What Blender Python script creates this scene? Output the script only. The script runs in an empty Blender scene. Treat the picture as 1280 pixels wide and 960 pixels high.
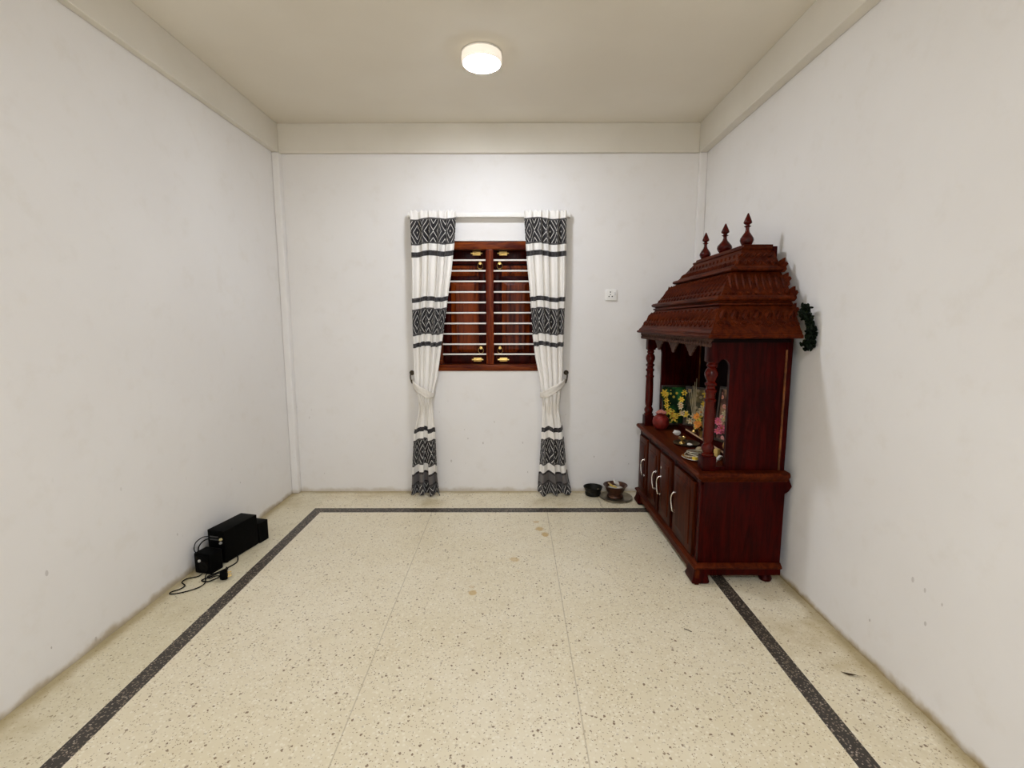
import bpy, bmesh, math, random
from mathutils import Vector, Matrix
random.seed(7)
PI = math.pi
S = bpy.context.scene
COL = S.collection
WL = {}                                   # world offset of every object that parents others

# ------------------------------------------------------------------ objects
def link(o): COL.objects.link(o); return o

def thing(name, label, cat, loc=(0, 0, 0), group=None):
    o = link(bpy.data.objects.new(name, None))
    o.empty_display_size = .05
    o.location = loc; WL[o.name] = Vector(loc)
    o['label'] = label; o['category'] = cat
    if group: o['group'] = group
    return o

def tag(o, label, cat, group=None, kind=None):
    o['label'] = label; o['category'] = cat
    if group: o['group'] = group
    if kind: o['kind'] = kind
    return o

def obj(name, bm, mats, parent=None, origin=None, smooth=False, label=None):
    """link a bmesh (built in world coordinates) as one mesh object"""
    off = Vector(origin) if origin is not None else (WL[parent.name].copy() if parent else Vector((0, 0, 0)))
    bmesh.ops.transform(bm, matrix=Matrix.Translation(-off), verts=bm.verts)
    bmesh.ops.recalc_face_normals(bm, faces=bm.faces)
    me = bpy.data.meshes.new(name)
    bm.to_mesh(me); bm.free()
    if not isinstance(mats, (list, tuple)): mats = [mats]
    for m in mats: me.materials.append(m)
    if smooth:
        for p in me.polygons: p.use_smooth = True
        me.set_sharp_from_angle(angle=math.radians(40))
    o = link(bpy.data.objects.new(name, me))
    if parent:
        o.parent = parent; o.location = off - WL[parent.name]
    else:
        o.location = off
    WL[o.name] = off
    if label: o['label'] = label
    return o

def struct(name, bm, m):
    o = obj(name, bm, m); o['kind'] = 'structure'; return o

# ------------------------------------------------------------------ shapes
def NB(): return bmesh.new()

def box(bm, x0, x1, y0, y1, z0, z1, bev=0, mat=0, M=None, seg=2):
    r = bmesh.ops.create_cube(bm, size=1)
    vs = r['verts']
    for v in vs:
        v.co = Vector(((x0 + x1) / 2 + v.co.x * (x1 - x0), (y0 + y1) / 2 + v.co.y * (y1 - y0), (z0 + z1) / 2 + v.co.z * (z1 - z0)))
    fs = list({f for v in vs for f in v.link_faces})
    for f in fs: f.material_index = mat
    if bev:
        es = list({e for v in vs for e in v.link_edges})
        rr = bmesh.ops.bevel(bm, geom=es, offset=bev, segments=seg, affect='EDGES', profile=.6)
        vs = list({v for f in rr['faces'] for v in f.verts} | {v for v in vs if v.is_valid})
        for f in rr['faces']: f.material_index = mat
    if M is not None: bmesh.ops.transform(bm, matrix=M, verts=vs)
    return vs

def lathe(bm, prof, c, n=24, axis='z', mat=0, cap=True, M=None):
    rings = []
    new = []
    for r, h in prof:
        ring = []
        for i in range(n):
            a = 2 * PI * i / n
            p = Vector((r * math.cos(a), r * math.sin(a), h))
            if axis == 'y': p = Vector((p.x, p.z, p.y))
            if axis == 'x': p = Vector((p.z, p.x, p.y))
            ring.append(bm.verts.new(Vector(c) + p))
        rings.append(ring); new += ring
    for a, b in zip(rings, rings[1:]):
        for i in range(n):
            f = bm.faces.new((a[i], a[(i + 1) % n], b[(i + 1) % n], b[i])); f.material_index = mat
    if cap:
        for r in (rings[0], rings[-1]):
            f = bm.faces.new(r); f.material_index = mat
    if M is not None: bmesh.ops.transform(bm, matrix=M, verts=new)
    return new

def catmull(pts, per=8):
    P = [Vector(p) for p in pts]
    if len(P) < 3: return P
    out = []
    for i in range(len(P) - 1):
        p0 = P[max(i - 1, 0)]; p1 = P[i]; p2 = P[i + 1]; p3 = P[min(i + 2, len(P) - 1)]
        for k in range(per):
            t = k / per
            out.append(.5 * ((2 * p1) + (p2 - p0) * t + (2 * p0 - 5 * p1 + 4 * p2 - p3) * t * t + (3 * p1 - p0 - 3 * p2 + p3) * t ** 3))
    out.append(P[-1]); return out

def tube(bm, pts, r, n=8, smooth_path=True, mat=0, per=8, closed=False):
    P = catmull(pts, per) if smooth_path else [Vector(p) for p in pts]
    rings = []
    prev = None
    for i, p in enumerate(P):
        t = (P[min(i + 1, len(P) - 1)] - P[max(i - 1, 0)])
        if t.length < 1e-9: t = Vector((0, 0, 1))
        t.normalize()
        if prev is None:
            u = t.cross(Vector((0, 0, 1)))
            if u.length < .1: u = t.cross(Vector((1, 0, 0)))
        else:
            u = prev - t * prev.dot(t)
        u.normalize(); w = t.cross(u); prev = u
        rr = r(i / (len(P) - 1)) if callable(r) else r
        rings.append([bm.verts.new(p + (u * math.cos(2 * PI * k / n) + w * math.sin(2 * PI * k / n)) * rr) for k in range(n)])
    for a, b in zip(rings, rings[1:]):
        for i in range(n):
            f = bm.faces.new((a[i], a[(i + 1) % n], b[(i + 1) % n], b[i])); f.material_index = mat
    for q in (rings[0], rings[-1]):
        f = bm.faces.new(q); f.material_index = mat

def blob(bm, c, r, sub=2, jitter=0, M=None, mat=0):
    rr = bmesh.ops.create_icosphere(bm, subdivisions=sub, radius=1)
    vs = rr['verts']
    if not hasattr(r, '__len__'): r = (r, r, r)
    for v in vs:
        k = 1 + random.uniform(-jitter, jitter)
        v.co = Vector((v.co.x * r[0] * k, v.co.y * r[1] * k, v.co.z * r[2] * k))
    if M is not None: bmesh.ops.transform(bm, matrix=M, verts=vs)
    bmesh.ops.translate(bm, vec=Vector(c), verts=vs)
    for f in {f for v in vs for f in v.link_faces}: f.material_index = mat
    return vs

def prism(bm, poly, axis, a, b, mat=0):
    """extrude a closed 2-D polygon along an axis; poly gives the two other coords in order"""
    def P(u, v, w):
        return {'x': (w, u, v), 'y': (u, w, v), 'z': (u, v, w)}[axis]
    A = [bm.verts.new(P(u, v, a)) for u, v in poly]
    B = [bm.verts.new(P(u, v, b)) for u, v in poly]
    n = len(poly)
    fs = [bm.faces.new(A), bm.faces.new(list(reversed(B)))]
    for i in range(n): fs.append(bm.faces.new((A[i], A[(i + 1) % n], B[(i + 1) % n], B[i])))
    for f in fs: f.material_index = mat
    return fs

def loft(bm, rings, mat=0):
    R = [[bm.verts.new(p) for p in r] for r in rings]
    n = len(R[0])
    for a, b in zip(R, R[1:]):
        for i in range(n):
            f = bm.faces.new((a[i], a[(i + 1) % n], b[(i + 1) % n], b[i])); f.material_index = mat
    bm.faces.new(R[0]); bm.faces.new(list(reversed(R[-1])))

# ------------------------------------------------------------------ materials
class N:
    def __init__(s, name):
        s.m = bpy.data.materials.new(name); s.m.use_nodes = True
        s.t = s.m.node_tree; s.t.nodes.clear()
        s.out = s.t.nodes.new('ShaderNodeOutputMaterial')
        s.p = s.t.nodes.new('ShaderNodeBsdfPrincipled')
        s.t.links.new(s.p.outputs[0], s.out.inputs[0])
    def L(s, a, b):
        if hasattr(a, 'links'): s.t.links.new(a, b)
        else: b.default_value = a
    def coord(s, w='Object'): return s.t.nodes.new('ShaderNodeTexCoord').outputs[w]
    def xyz(s, v):
        n = s.t.nodes.new('ShaderNodeSeparateXYZ'); s.L(v, n.inputs[0]); return n.outputs
    def m_(s, op, a, b=0, c=None, clamp=False):
        n = s.t.nodes.new('ShaderNodeMath'); n.operation = op; n.use_clamp = clamp
        s.L(a, n.inputs[0]); s.L(b, n.inputs[1])
        if c is not None: s.L(c, n.inputs[2])
        return n.outputs[0]
    def noise(s, v, scale=5, detail=3, rough=.5, dist=0, col=False):
        n = s.t.nodes.new('ShaderNodeTexNoise'); s.L(v, n.inputs['Vector'])
        n.inputs['Scale'].default_value = scale; n.inputs['Detail'].default_value = detail
        n.inputs['Roughness'].default_value = rough; n.inputs['Distortion'].default_value = dist
        return n.outputs['Color' if col else 'Fac']
    def vor(s, v, scale, rnd=1, out='Distance', feature='F1'):
        n = s.t.nodes.new('ShaderNodeTexVoronoi'); n.feature = feature
        s.L(v, n.inputs['Vector']); n.inputs['Scale'].default_value = scale; n.inputs['Randomness'].default_value = rnd
        return n.outputs[out]
    def scale(s, v, k, rot=(0, 0, 0), loc=(0, 0, 0)):
        n = s.t.nodes.new('ShaderNodeMapping'); s.L(v, n.inputs[0]); n.inputs['Scale'].default_value = k
        n.inputs['Rotation'].default_value = rot; n.inputs['Location'].default_value = loc
        return n.outputs[0]
    def mix(s, f, a, b):
        n = s.t.nodes.new('ShaderNodeMix'); n.data_type = 'RGBA'
        s.L(f, n.inputs[0])
        for v, i in ((a, 6), (b, 7)):
            if hasattr(v, 'links'): s.t.links.new(v, n.inputs[i])
            else: n.inputs[i].default_value = (*v, 1) if len(v) == 3 else v
        return n.outputs[2]
    def ramp(s, f, stops, interp='LINEAR'):
        n = s.t.nodes.new('ShaderNodeValToRGB'); n.color_ramp.interpolation = interp
        e = n.color_ramp.elements
        while len(e) < len(stops): e.new(.5)
        for el, (p, c) in zip(e, stops):
            el.position = p; el.color = (*c, 1) if hasattr(c, '__len__') else (c, c, c, 1)
        s.L(f, n.inputs[0]); return n.outputs[0]
    def smooth(s, f, a, b):                 # map a..b to 0..1, clamped
        n = s.t.nodes.new('ShaderNodeMapRange'); n.interpolation_type = 'SMOOTHSTEP'
        s.L(f, n.inputs[0]); n.inputs[1].default_value = a; n.inputs[2].default_value = b
        return n.outputs[0]
    def bump(s, h, strength=.2, dist=.01):
        n = s.t.nodes.new('ShaderNodeBump'); n.inputs['Strength'].default_value = strength
        n.inputs['Distance'].default_value = dist; s.L(h, n.inputs['Height'])
        s.t.links.new(n.outputs[0], s.p.inputs['Normal'])
    def base(s, c):
        if hasattr(c, 'links'): s.t.links.new(c, s.p.inputs['Base Color'])
        else: s.p.inputs['Base Color'].default_value = (*c, 1)
    def set(s, rough=.5, metal=0, spec=.5, coat=0, coat_r=.1):
        s.p.inputs['Roughness'].default_value = rough; s.p.inputs['Metallic'].default_value = metal
        s.p.inputs['Specular IOR Level'].default_value = spec
        s.p.inputs['Coat Weight'].default_value = coat; s.p.inputs['Coat Roughness'].default_value = coat_r
        return s

def plain(name, c, rough=.5, metal=0, var=.12, sc=30, bump=0, spec=.5):
    n = N(name); v = n.coord()
    f = n.noise(v, sc, 3)
    n.base(n.mix(n.smooth(f, .3, .7), tuple(k * (1 - var) for k in c), tuple(min(1, k * (1 + var)) for k in c)))
    n.set(rough, metal, spec)
    if bump: n.bump(n.noise(v, sc * 3, 4), bump, .004)
    return n.m

# room constants
XL, XR, YB, YF, ZC = -1.82, 1.478, 3.862, -2.6, 2.888
ZB = 2.675

def wall_mat(name, axis):
    n = N(name); v = n.coord(); x, y, z = n.xyz(v)
    big = n.noise(v, 1.3, 4, .55); mid = n.noise(v, 9, 5, .6)
    col = n.mix(n.smooth(big, .3, .7), WALL_A, WALL_B)
    col = n.mix(n.m_('MULTIPLY', n.smooth(mid, .52, .75), .10), col, (.55, .48, .36))
    # scuffs and specks, mostly low on the wall
    low = n.m_('SUBTRACT', 1, n.smooth(z, .15, .95))
    cl = n.smooth(n.noise(v, 2.2, 2), .40, .52)
    stretch = n.scale(v, (1, 1, .55), rot=(.5, .5, .3))
    d = n.vor(stretch, 22); r = n.vor(stretch, 22, out='Color')
    rr = n.xyz(r)
    speck = n.m_('MULTIPLY', n.m_('LESS_THAN', d, n.m_('MULTIPLY', rr[1], .15)), n.m_('GREATER_THAN', rr[0], .66))
    speck = n.m_('MULTIPLY', n.m_('MULTIPLY', speck, low), cl)
    col = n.mix(n.m_('MULTIPLY', speck, .5), col, (.24, .2, .16))
    # grime line along the floor
    g = n.m_('ADD', n.m_('MULTIPLY', n.noise(v, 7, 4, .6), .085), -.012)
    gr = n.m_('MULTIPLY', n.smooth(n.m_('SUBTRACT', g, z), -.012, .03), GRIME[axis])
    col = n.mix(gr, col, (.36, .27, .125))
    n.base(col); n.set(.72, 0, .25)
    h = n.m_('ADD', n.m_('MULTIPLY', n.noise(v, 3.5, 5, .6), .8), n.m_('MULTIPLY', n.noise(v, 60, 3), .06))
    n.bump(h, .09, .02)
    return n.m
WALL_A, WALL_B = (.775, .755, .735), (.805, .79, .775)
GRIME = {'b': .45, 'l': .75, 'r': .95}
M_wb, M_wl, M_wr = wall_mat('plaster back', 'b'), wall_mat('plaster left', 'l'), wall_mat('plaster right', 'r')
n = N('ceiling paint'); v = n.coord()
n.base(n.mix(n.smooth(n.noise(v, 1.2, 4), .3, .7), (.72, .67, .575), (.765, .72, .63))); n.set(.8, 0, .2); M_ceil = n.m
n = N('shaded beam paint'); v = n.coord()
n.base(n.mix(n.smooth(n.noise(v, 2, 4), .3, .7), (.665, .63, .55), (.715, .68, .605))); n.set(.75, 0, .2)  # wall paint with the shade under the ceiling put into its colour
n.bump(n.noise(v, 6, 4), .12, .02); M_beam = n.m

def floor_mat():
    n = N('terrazzo floor'); v = n.coord(); x, y, z = n.xyz(v)
    big = n.noise(v, 1.1, 4, .6); mid = n.noise(v, 14, 4, .6)
    c = n.mix(n.smooth(big, .3, .72), (.69, .61, .43), (.755, .685, .525))
    c = n.mix(n.m_('MULTIPLY', n.smooth(mid, .45, .8), .35), c, (.60, .50, .32))
    # pale chips
    d0 = n.vor(v, 75); k0 = n.xyz(n.vor(v, 75, out='Color'))
    c = n.mix(n.m_('MULTIPLY', n.m_('LESS_THAN', d0, .38), n.m_('MULTIPLY', k0[2], .5)), c, (.84, .79, .66))
    # tan and dark chips, two sizes
    wv_ = n.t.nodes.new('ShaderNodeVectorMath'); wv_.operation = 'MULTIPLY_ADD'
    n.t.links.new(n.noise(v, 130, 2, .5, 0, True), wv_.inputs[0]); wv_.inputs[1].default_value = (.011, .011, 0); n.t.links.new(v, wv_.inputs[2]); vs = wv_.outputs[0]
    d1 = n.vor(vs, 66); k1 = n.xyz(n.vor(vs, 66, out='Color'))
    m1 = n.m_('MULTIPLY', n.m_('LESS_THAN', d1, n.m_('MULTIPLY_ADD', k1[1], .26, .10)), n.m_('GREATER_THAN', k1[0], .58))
    c = n.mix(n.m_('MULTIPLY', m1, n.m_('MULTIPLY_ADD', k1[2], .6, .3)), c, (.16, .095, .045))
    d2 = n.vor(vs, 130); k2 = n.xyz(n.vor(vs, 130, out='Color'))
    m2 = n.m_('MULTIPLY', n.m_('LESS_THAN', d2, .28), n.m_('GREATER_THAN', k2[0], .58))
    c = n.mix(n.m_('MULTIPLY', m2, .75), c, (.26, .17, .08))
    # joints
    def line(cx, slope, w, ylo, yhi):
        xx = n.m_('SUBTRACT', x, n.m_('MULTIPLY_ADD', y, slope, cx))
        a = n.m_('SUBTRACT', 1, n.smooth(n.m_('ABSOLUTE', xx), w * .5, w))
        return n.m_('MULTIPLY', a, n.m_('MULTIPLY', n.m_('GREATER_THAN', y, ylo), n.m_('LESS_THAN', y, yhi)))
    j = n.m_('MAXIMUM', line(-.573, -.0088, .0032, -9, 3.41), line(.235, .0055, .0032, -9, 3.41))
    j = n.m_('MAXIMUM', j, line(.68, 0, .006, 3.5, 3.72))
    c = n.mix(n.m_('MULTIPLY', j, .42), c, (.25, .19, .11))
    # spilt-oil stains with their own outlines
    wob = n.m_('MULTIPLY_ADD', n.noise(v, 18, 3), .06, -.03)
    st = None
    for (sx, sy, r, k) in ((.186, 3.125, .034, .8), (.212, 3.035, .03, .85), (.165, 3.24, .02, .6), (.012, 2.70, .028, .6), (.03, 2.56, .016, .4),
                           (-.211, 2.351, .028, .75), (-.22, 2.40, .015, .3)):
        dx = n.m_('SUBTRACT', x, sx); dy = n.m_('SUBTRACT', y, sy)
        dd = n.m_('ADD', n.m_('SQRT', n.m_('ADD', n.m_('MULTIPLY', dx, dx), n.m_('MULTIPLY', dy, dy))), wob)
        q = n.m_('MULTIPLY', n.m_('SUBTRACT', 1, n.smooth(dd, r * .75, r * 1.15)), k)
        st = q if st is None else n.m_('MAXIMUM', st, q)
    c = n.mix(n.m_('MULTIPLY', st, .95), c, (.52, .34, .11))
    # old wax and dirt: broad brown patches near the cabinet and a green-brown margin by the walls
    pn = n.smooth(n.noise(v, 2.3, 5, .65), .45, .72)
    edge = n.m_('MAXIMUM', n.smooth(x, .75, 1.3), n.smooth(n.m_('MULTIPLY', x, -1), 1.45, 1.65))
    edge = n.m_('MAXIMUM', edge, n.smooth(y, 3.45, 3.6))
    c = n.mix(n.m_('MULTIPLY', n.m_('MULTIPLY', pn, edge), .7), c, (.44, .34, .16))
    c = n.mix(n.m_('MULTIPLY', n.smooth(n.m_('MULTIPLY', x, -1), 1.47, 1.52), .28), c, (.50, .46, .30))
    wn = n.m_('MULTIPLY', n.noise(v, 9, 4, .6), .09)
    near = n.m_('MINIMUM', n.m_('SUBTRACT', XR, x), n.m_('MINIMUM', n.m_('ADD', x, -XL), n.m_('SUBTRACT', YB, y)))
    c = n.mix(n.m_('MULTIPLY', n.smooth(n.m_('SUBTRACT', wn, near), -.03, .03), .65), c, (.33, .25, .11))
    # dark inlaid border
    def within(t, a, b): return n.m_('MULTIPLY', n.m_('GREATER_THAN', t, a), n.m_('LESS_THAN', t, b))
    left = n.m_('MULTIPLY', within(x, -1.503, -1.434), n.m_('LESS_THAN', y, 3.494))
    right = n.m_('MULTIPLY', within(x, 1.094, 1.164), n.m_('LESS_THAN', y, 3.494))
    back = n.m_('MULTIPLY', within(y, 3.412, 3.494), within(x, -1.503, 1.164))
    s_ = n.m_('MAXIMUM', left, n.m_('MAXIMUM', right, back))
    d3 = n.vor(v, 120); k3 = n.xyz(n.vor(v, 120, out='Color'))
    dark = n.mix(n.m_('MULTIPLY', n.m_('LESS_THAN', d3, .42), n.m_('GREATER_THAN', k3[0], .35)), (.035, .028, .022), (.21, .165, .12))
    dark = n.mix(n.m_('MULTIPLY', n.m_('LESS_THAN', d3, .35), n.m_('GREATER_THAN', k3[1], .85)), dark, (.40, .34, .27))
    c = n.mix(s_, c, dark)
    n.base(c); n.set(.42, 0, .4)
    n.p.inputs['Roughness'].default_value = .4
    n.bump(n.noise(v, 40, 3), .03, .005)
    return n.m
M_floor = floor_mat()

def wood(name, a, b, rough=.28, axis='z', gs=1.0, coat=.6, spec=.5):
    n = N(name); v = n.coord()
    k = {'z': (14, 14, 1.1), 'y': (14, 1.1, 14), 'x': (1.1, 14, 14)}[axis]
    s = n.scale(v, tuple(q * gs for q in k))
    g = n.noise(s, 2.2, 5, .6, 1.2)
    f = n.noise(n.scale(v, tuple(q * 7 * gs for q in k)), 3, 2, .5)
    t = n.m_('MULTIPLY_ADD', n.m_('SUBTRACT', f, .5), .35, g)
    n.base(n.mix(n.smooth(t, .32, .7), a, b)); n.set(rough, 0, spec, coat, .12)
    return n.m
M_wood = wood('lacquered dark red wood', (.015, .0003, .0002), (.042, .0011, .0004), .34, 'z', coat=0, spec=.07)
M_turned = wood('polished turned wood', (.028, .0012, .0006), (.070, .004, .0012), .09, 'z', coat=0, spec=.18)
M_woody = wood('lit brown red wood long grain', (.034, .0034, .0008), (.092, .0155, .0026), .46, 'y', coat=0, spec=.05)  # same red wood, with the brown of lit faces put into the colour
M_door = wood('sheen browned door wood', (.020, .0020, .0005), (.066, .0115, .0020), .34, 'z', coat=0, spec=.04)  # brown sheen of the reflected wall put into the red wood's colour
M_shutter = wood('shutter wood', (.016, .0008, .0003), (.044, .0028, .0006), .26, 'z', .8, .0, .06)
M_shutpan = wood('shutter panel wood', (.022, .0011, .0003), (.21, .036, .004), .24, 'z', .24, .03, .12)
M_frame = wood('window frame wood', (.050, .0035, .001), (.22, .045, .006), .3, 'x', .5, .0, .12)
M_mull = wood('window post wood', (.060, .004, .001), (.23, .040, .004), .3, 'z', .5, .0, .12)
M_fret = plain('dusty fretwork wood', (.066, .032, .023), .6, 0, .25, 40, spec=.1)
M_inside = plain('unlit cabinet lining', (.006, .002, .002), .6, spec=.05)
M_worn = plain('worn brown edge', (.13, .045, .012), .4, 0, .4, 25, spec=.2)
M_silver = plain('chromed steel', (.80, .77, .72), .22, 1, .03)
M_brass = plain('brass', (.72, .50, .17), .28, 1, .1)
M_olddark = plain('tarnished bronze', (.09, .07, .045), .4, .8, .25)
M_white = plain('white painted metal', (.80, .78, .74), .35, 0, .03)
M_bar = plain('white painted bar', (.80, .76, .70), .35, 0, .05)
M_plastic = plain('white plastic', (.84, .83, .80), .35, 0, .02)
M_hole = plain('dark slot', (.03, .03, .03), .6)
M_switch = plain('grey white rocker', (.66, .66, .66), .35, 0, .02)
M_black = plain('black plastic', (.0025, .0024, .0022), .5, 0, .2, 50, spec=.03)
M_blackm = plain('black matt metal', (.0032, .0030, .0026), .5, 0, .25, 40, spec=.03)
M_cable = plain('black rubber cable', (.004, .0035, .003), .5, spec=.1)
M_grey = plain('grey plastic', (.25, .24, .22), .5)

# ------------------------------------------------------------------ room shell
bm = NB(); box(bm, XL - .15, XR + .15, YF - .15, YB + .3, -.15, 0); struct('floor', bm, M_floor)
bm = NB(); box(bm, XL - .15, XR + .15, YF - .15, YB + .3, ZC, ZC + .15); struct('ceiling', bm, M_ceil)
bm = NB(); box(bm, XL - .15, XL, YF, YB, 0, ZC); struct('wall_left', bm, M_wl)
bm = NB(); box(bm, XR, XR + .15, YF, YB, 0, ZC); struct('wall_right', bm, M_wr)
bm = NB(); box(bm, XL - .15, XR + .15, YF - .15, YF, 0, ZC); struct('wall_front', bm, M_wb)
# back wall with the window opening
WX0, WX1, WZ0, WZ1 = -.635, .270, 1.008, 2.030
bm = NB()
xs = [XL - .15, WX0, WX1, XR + .15]; zs = [0, WZ0, WZ1, ZC]
for y in (YB, YB + .2):
    g = [[bm.verts.new((a, y, b)) for b in zs] for a in xs]
    for i in range(3):
        for k in range(3):
            if i == 1 and k == 1: continue
            bm.faces.new((g[i][k], g[i + 1][k], g[i + 1][k + 1], g[i][k + 1]))
    if y == YB: g0 = g
for (i, k), (a, b) in (((1, 1), (2, 1)), ((2, 1), (2, 2)), ((2, 2), (1, 2)), ((1, 2), (1, 1))):
    bm.faces.new((g0[i][k], g0[a][b], g[a][b], g[i][k]))
for q in ((0, 0), (1, 0), (2, 0)): bm.faces.new((g0[q[0]][0], g0[q[0] + 1][0], g[q[0] + 1][0], g[q[0]][0]))
struct('wall_back', bm, M_wb)
# beams around the ceiling and the corner casings
bm = NB(); box(bm, XL, XL + .042, YF, YB, ZB, ZC, .006); struct('trim_1', bm, M_beam)
bm = NB(); box(bm, XR - .062, XR, YF, YB, ZB, ZC, .006); struct('trim_2', bm, M_beam)
bm = NB(); box(bm, XL + .042, XR - .062, YB - .03, YB, ZB, ZC, .006); struct('trim_3', bm, M_beam)
bm = NB(); box(bm, XL, XL + .055, YB - .06, YB, 0, ZB, .012, seg=3); struct('trim_4', bm, M_wb)
bm = NB(); box(bm, XR - .060, XR, YB - .035, YB, 0, ZB, .010, seg=3); struct('trim_5', bm, M_wb)

# ------------------------------------------------------------------ window with shutters and bars
win = thing('window_1', '', '', (-.18, YB, WZ0)); del win['label']; del win['category']; win['kind'] = 'structure'
def pt(name, bm, m, parent, smooth=False, label=None): return obj(name, bm, m, parent, smooth=smooth, label=label)
cx = -.183; FY0, FY1 = YB + .004, YB + .09
bm = NB(); box(bm, WX0, WX1, FY0, FY1, WZ1 - .064, WZ1, .008)
box(bm, WX0, WX0 + .07, FY0, FY1, WZ0 + .052, WZ1 - .064, .006); box(bm, WX1 - .07, WX1, FY0, FY1, WZ0 + .052, WZ1 - .064, .006)
box(bm, WX0, WX1, FY0 - .012, FY1, WZ0, WZ0 + .052, .008)
pt('frame', bm, M_frame, win, True)
bm = NB(); box(bm, cx - .031, cx + .031, FY0 - .002, FY1, WZ0 + .052, WZ1 - .064, .008); pt('mullion', bm, M_mull, win, True)
for zb in (1.885, 1.803, 1.721, 1.638, 1.556, 1.474, 1.390, 1.307, 1.224, 1.143):
    bm = NB(); box(bm, WX0 + .06, cx - .028, YB + .016, YB + .026, zb - .006, zb + .006, .002)
    box(bm, cx + .028, WX1 - .06, YB + .016, YB + .026, zb - .006, zb + .006, .002)
    pt('bar', bm, M_bar, win, True, 'white painted horizontal bar')
SY = YB + .078
for s in (-1, 1):
    xa, xb = (WX0 + .07, cx - .031) if s < 0 else (cx + .031, WX1 - .07)
    za, zb = WZ0 + .052, WZ1 - .064
    inner = xb if s < 0 else xa
    bm = NB()
    box(bm, xa, xb, SY + .022, SY + .035, za, zb)
    st = .055
    rails = [(za, za + .085), (zb - .105, zb), (zb - .235, zb - .205)]
    for a, b in ((xa, xa + st), (xb - st, xb)): box(bm, a, b, SY, SY + .03, za, zb, .006)
    for a, b in rails: box(bm, xa + st, xb - st, SY, SY + .03, a, b, .006)
    sh = pt('shutter', bm, M_shutter, win, True)
    for a, b in ((zb - .205, zb - .105), (za + .085, zb - .235)):
        bm = NB()
        X0, X1 = xa + st + .006, xb - st - .006
        loft(bm, [[(X0, SY + .026, a + .006), (X1, SY + .026, a + .006), (X1, SY + .026, b - .006), (X0, SY + .026, b - .006)],
                  [(X0 + .004, SY + .018, a + .010), (X1 - .004, SY + .018, a + .010), (X1 - .004, SY + .018, b - .010), (X0 + .004, SY + .018, b - .010)],
                  [(X0 + .045, SY + .006, a + .035), (X1 - .045, SY + .006, a + .035), (X1 - .045, SY + .006, b - .035), (X0 + .045, SY + .006, b - .035)]][::-1])
        pt('panel', bm, M_shutpan, sh)
    for zc, up in ((1.945, 1), (1.095, -1)):
        bx = inner - s * (-.075) if s > 0 else inner - .075
        bm = NB()
        box(bm, bx - .032, bx + .032, SY - .005, SY, zc - .016, zc + .016, .002)
        lathe(bm, [(.006, -.046), (.006, .046)], (bx, SY - .011, zc), 10, 'x')
        for q in (-.024, .024): box(bm, bx + q - .004, bx + q + .004, SY - .018, SY - .002, zc - .010, zc + .010, .001)
        lathe(bm, [(.004, 0), (.004, .012), (.006, .015), (.0, .018)], (bx + .01, SY - .016, zc), 8, 'y', M=None)
        pt('bolt', bm, M_brass, sh, True, 'brass sliding bolt')
    for zc in (1.868, 1.192):
        rx = inner - .047 if s < 0 else inner + .047
        bm = NB()
        lathe(bm, [(.012, 0), (.012, .003), (.007, .006), (.005, .012), (.0, .014)][::-1] if False else [(.012, 0), (.012, .003), (.006, .008), (.004, .014)], (rx, SY - .014, zc), 12, 'y')
        ring = [(rx + .021 * math.sin(a), SY - .012, zc - .022 + .024 * math.cos(a)) for a in [2 * PI * i / 20 for i in range(21)]]
        tube(bm, ring, .0032, 6, False)
        pt('ring_pull', bm, M_brass, sh, True, 'brass ring pull')

# ------------------------------------------------------------------ curtain rail and curtains
bm = NB()
box(bm, -.80, .435, YB - .045, YB - .012, 2.204, 2.228, .003)
box(bm, -.80, .435, YB - .050, YB - .045, 2.200, 2.231, .002)
for q in (-.62, .25): box(bm, q, q + .03, YB - .014, YB, 2.195, 2.235, .002)
rail = thing('curtain_rail', 'white flat curtain rail above the window', 'curtain rail', (-.18, YB - .03, 2.20))
obj('track', bm, M_white, rail, smooth=True)
for q in (-.803, .438):
    bm = NB(); box(bm, q - .006, q + .006, YB - .054, YB - .008, 2.196, 2.235, .003); obj('end_cap', bm, M_white, rail, smooth=True)

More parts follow.
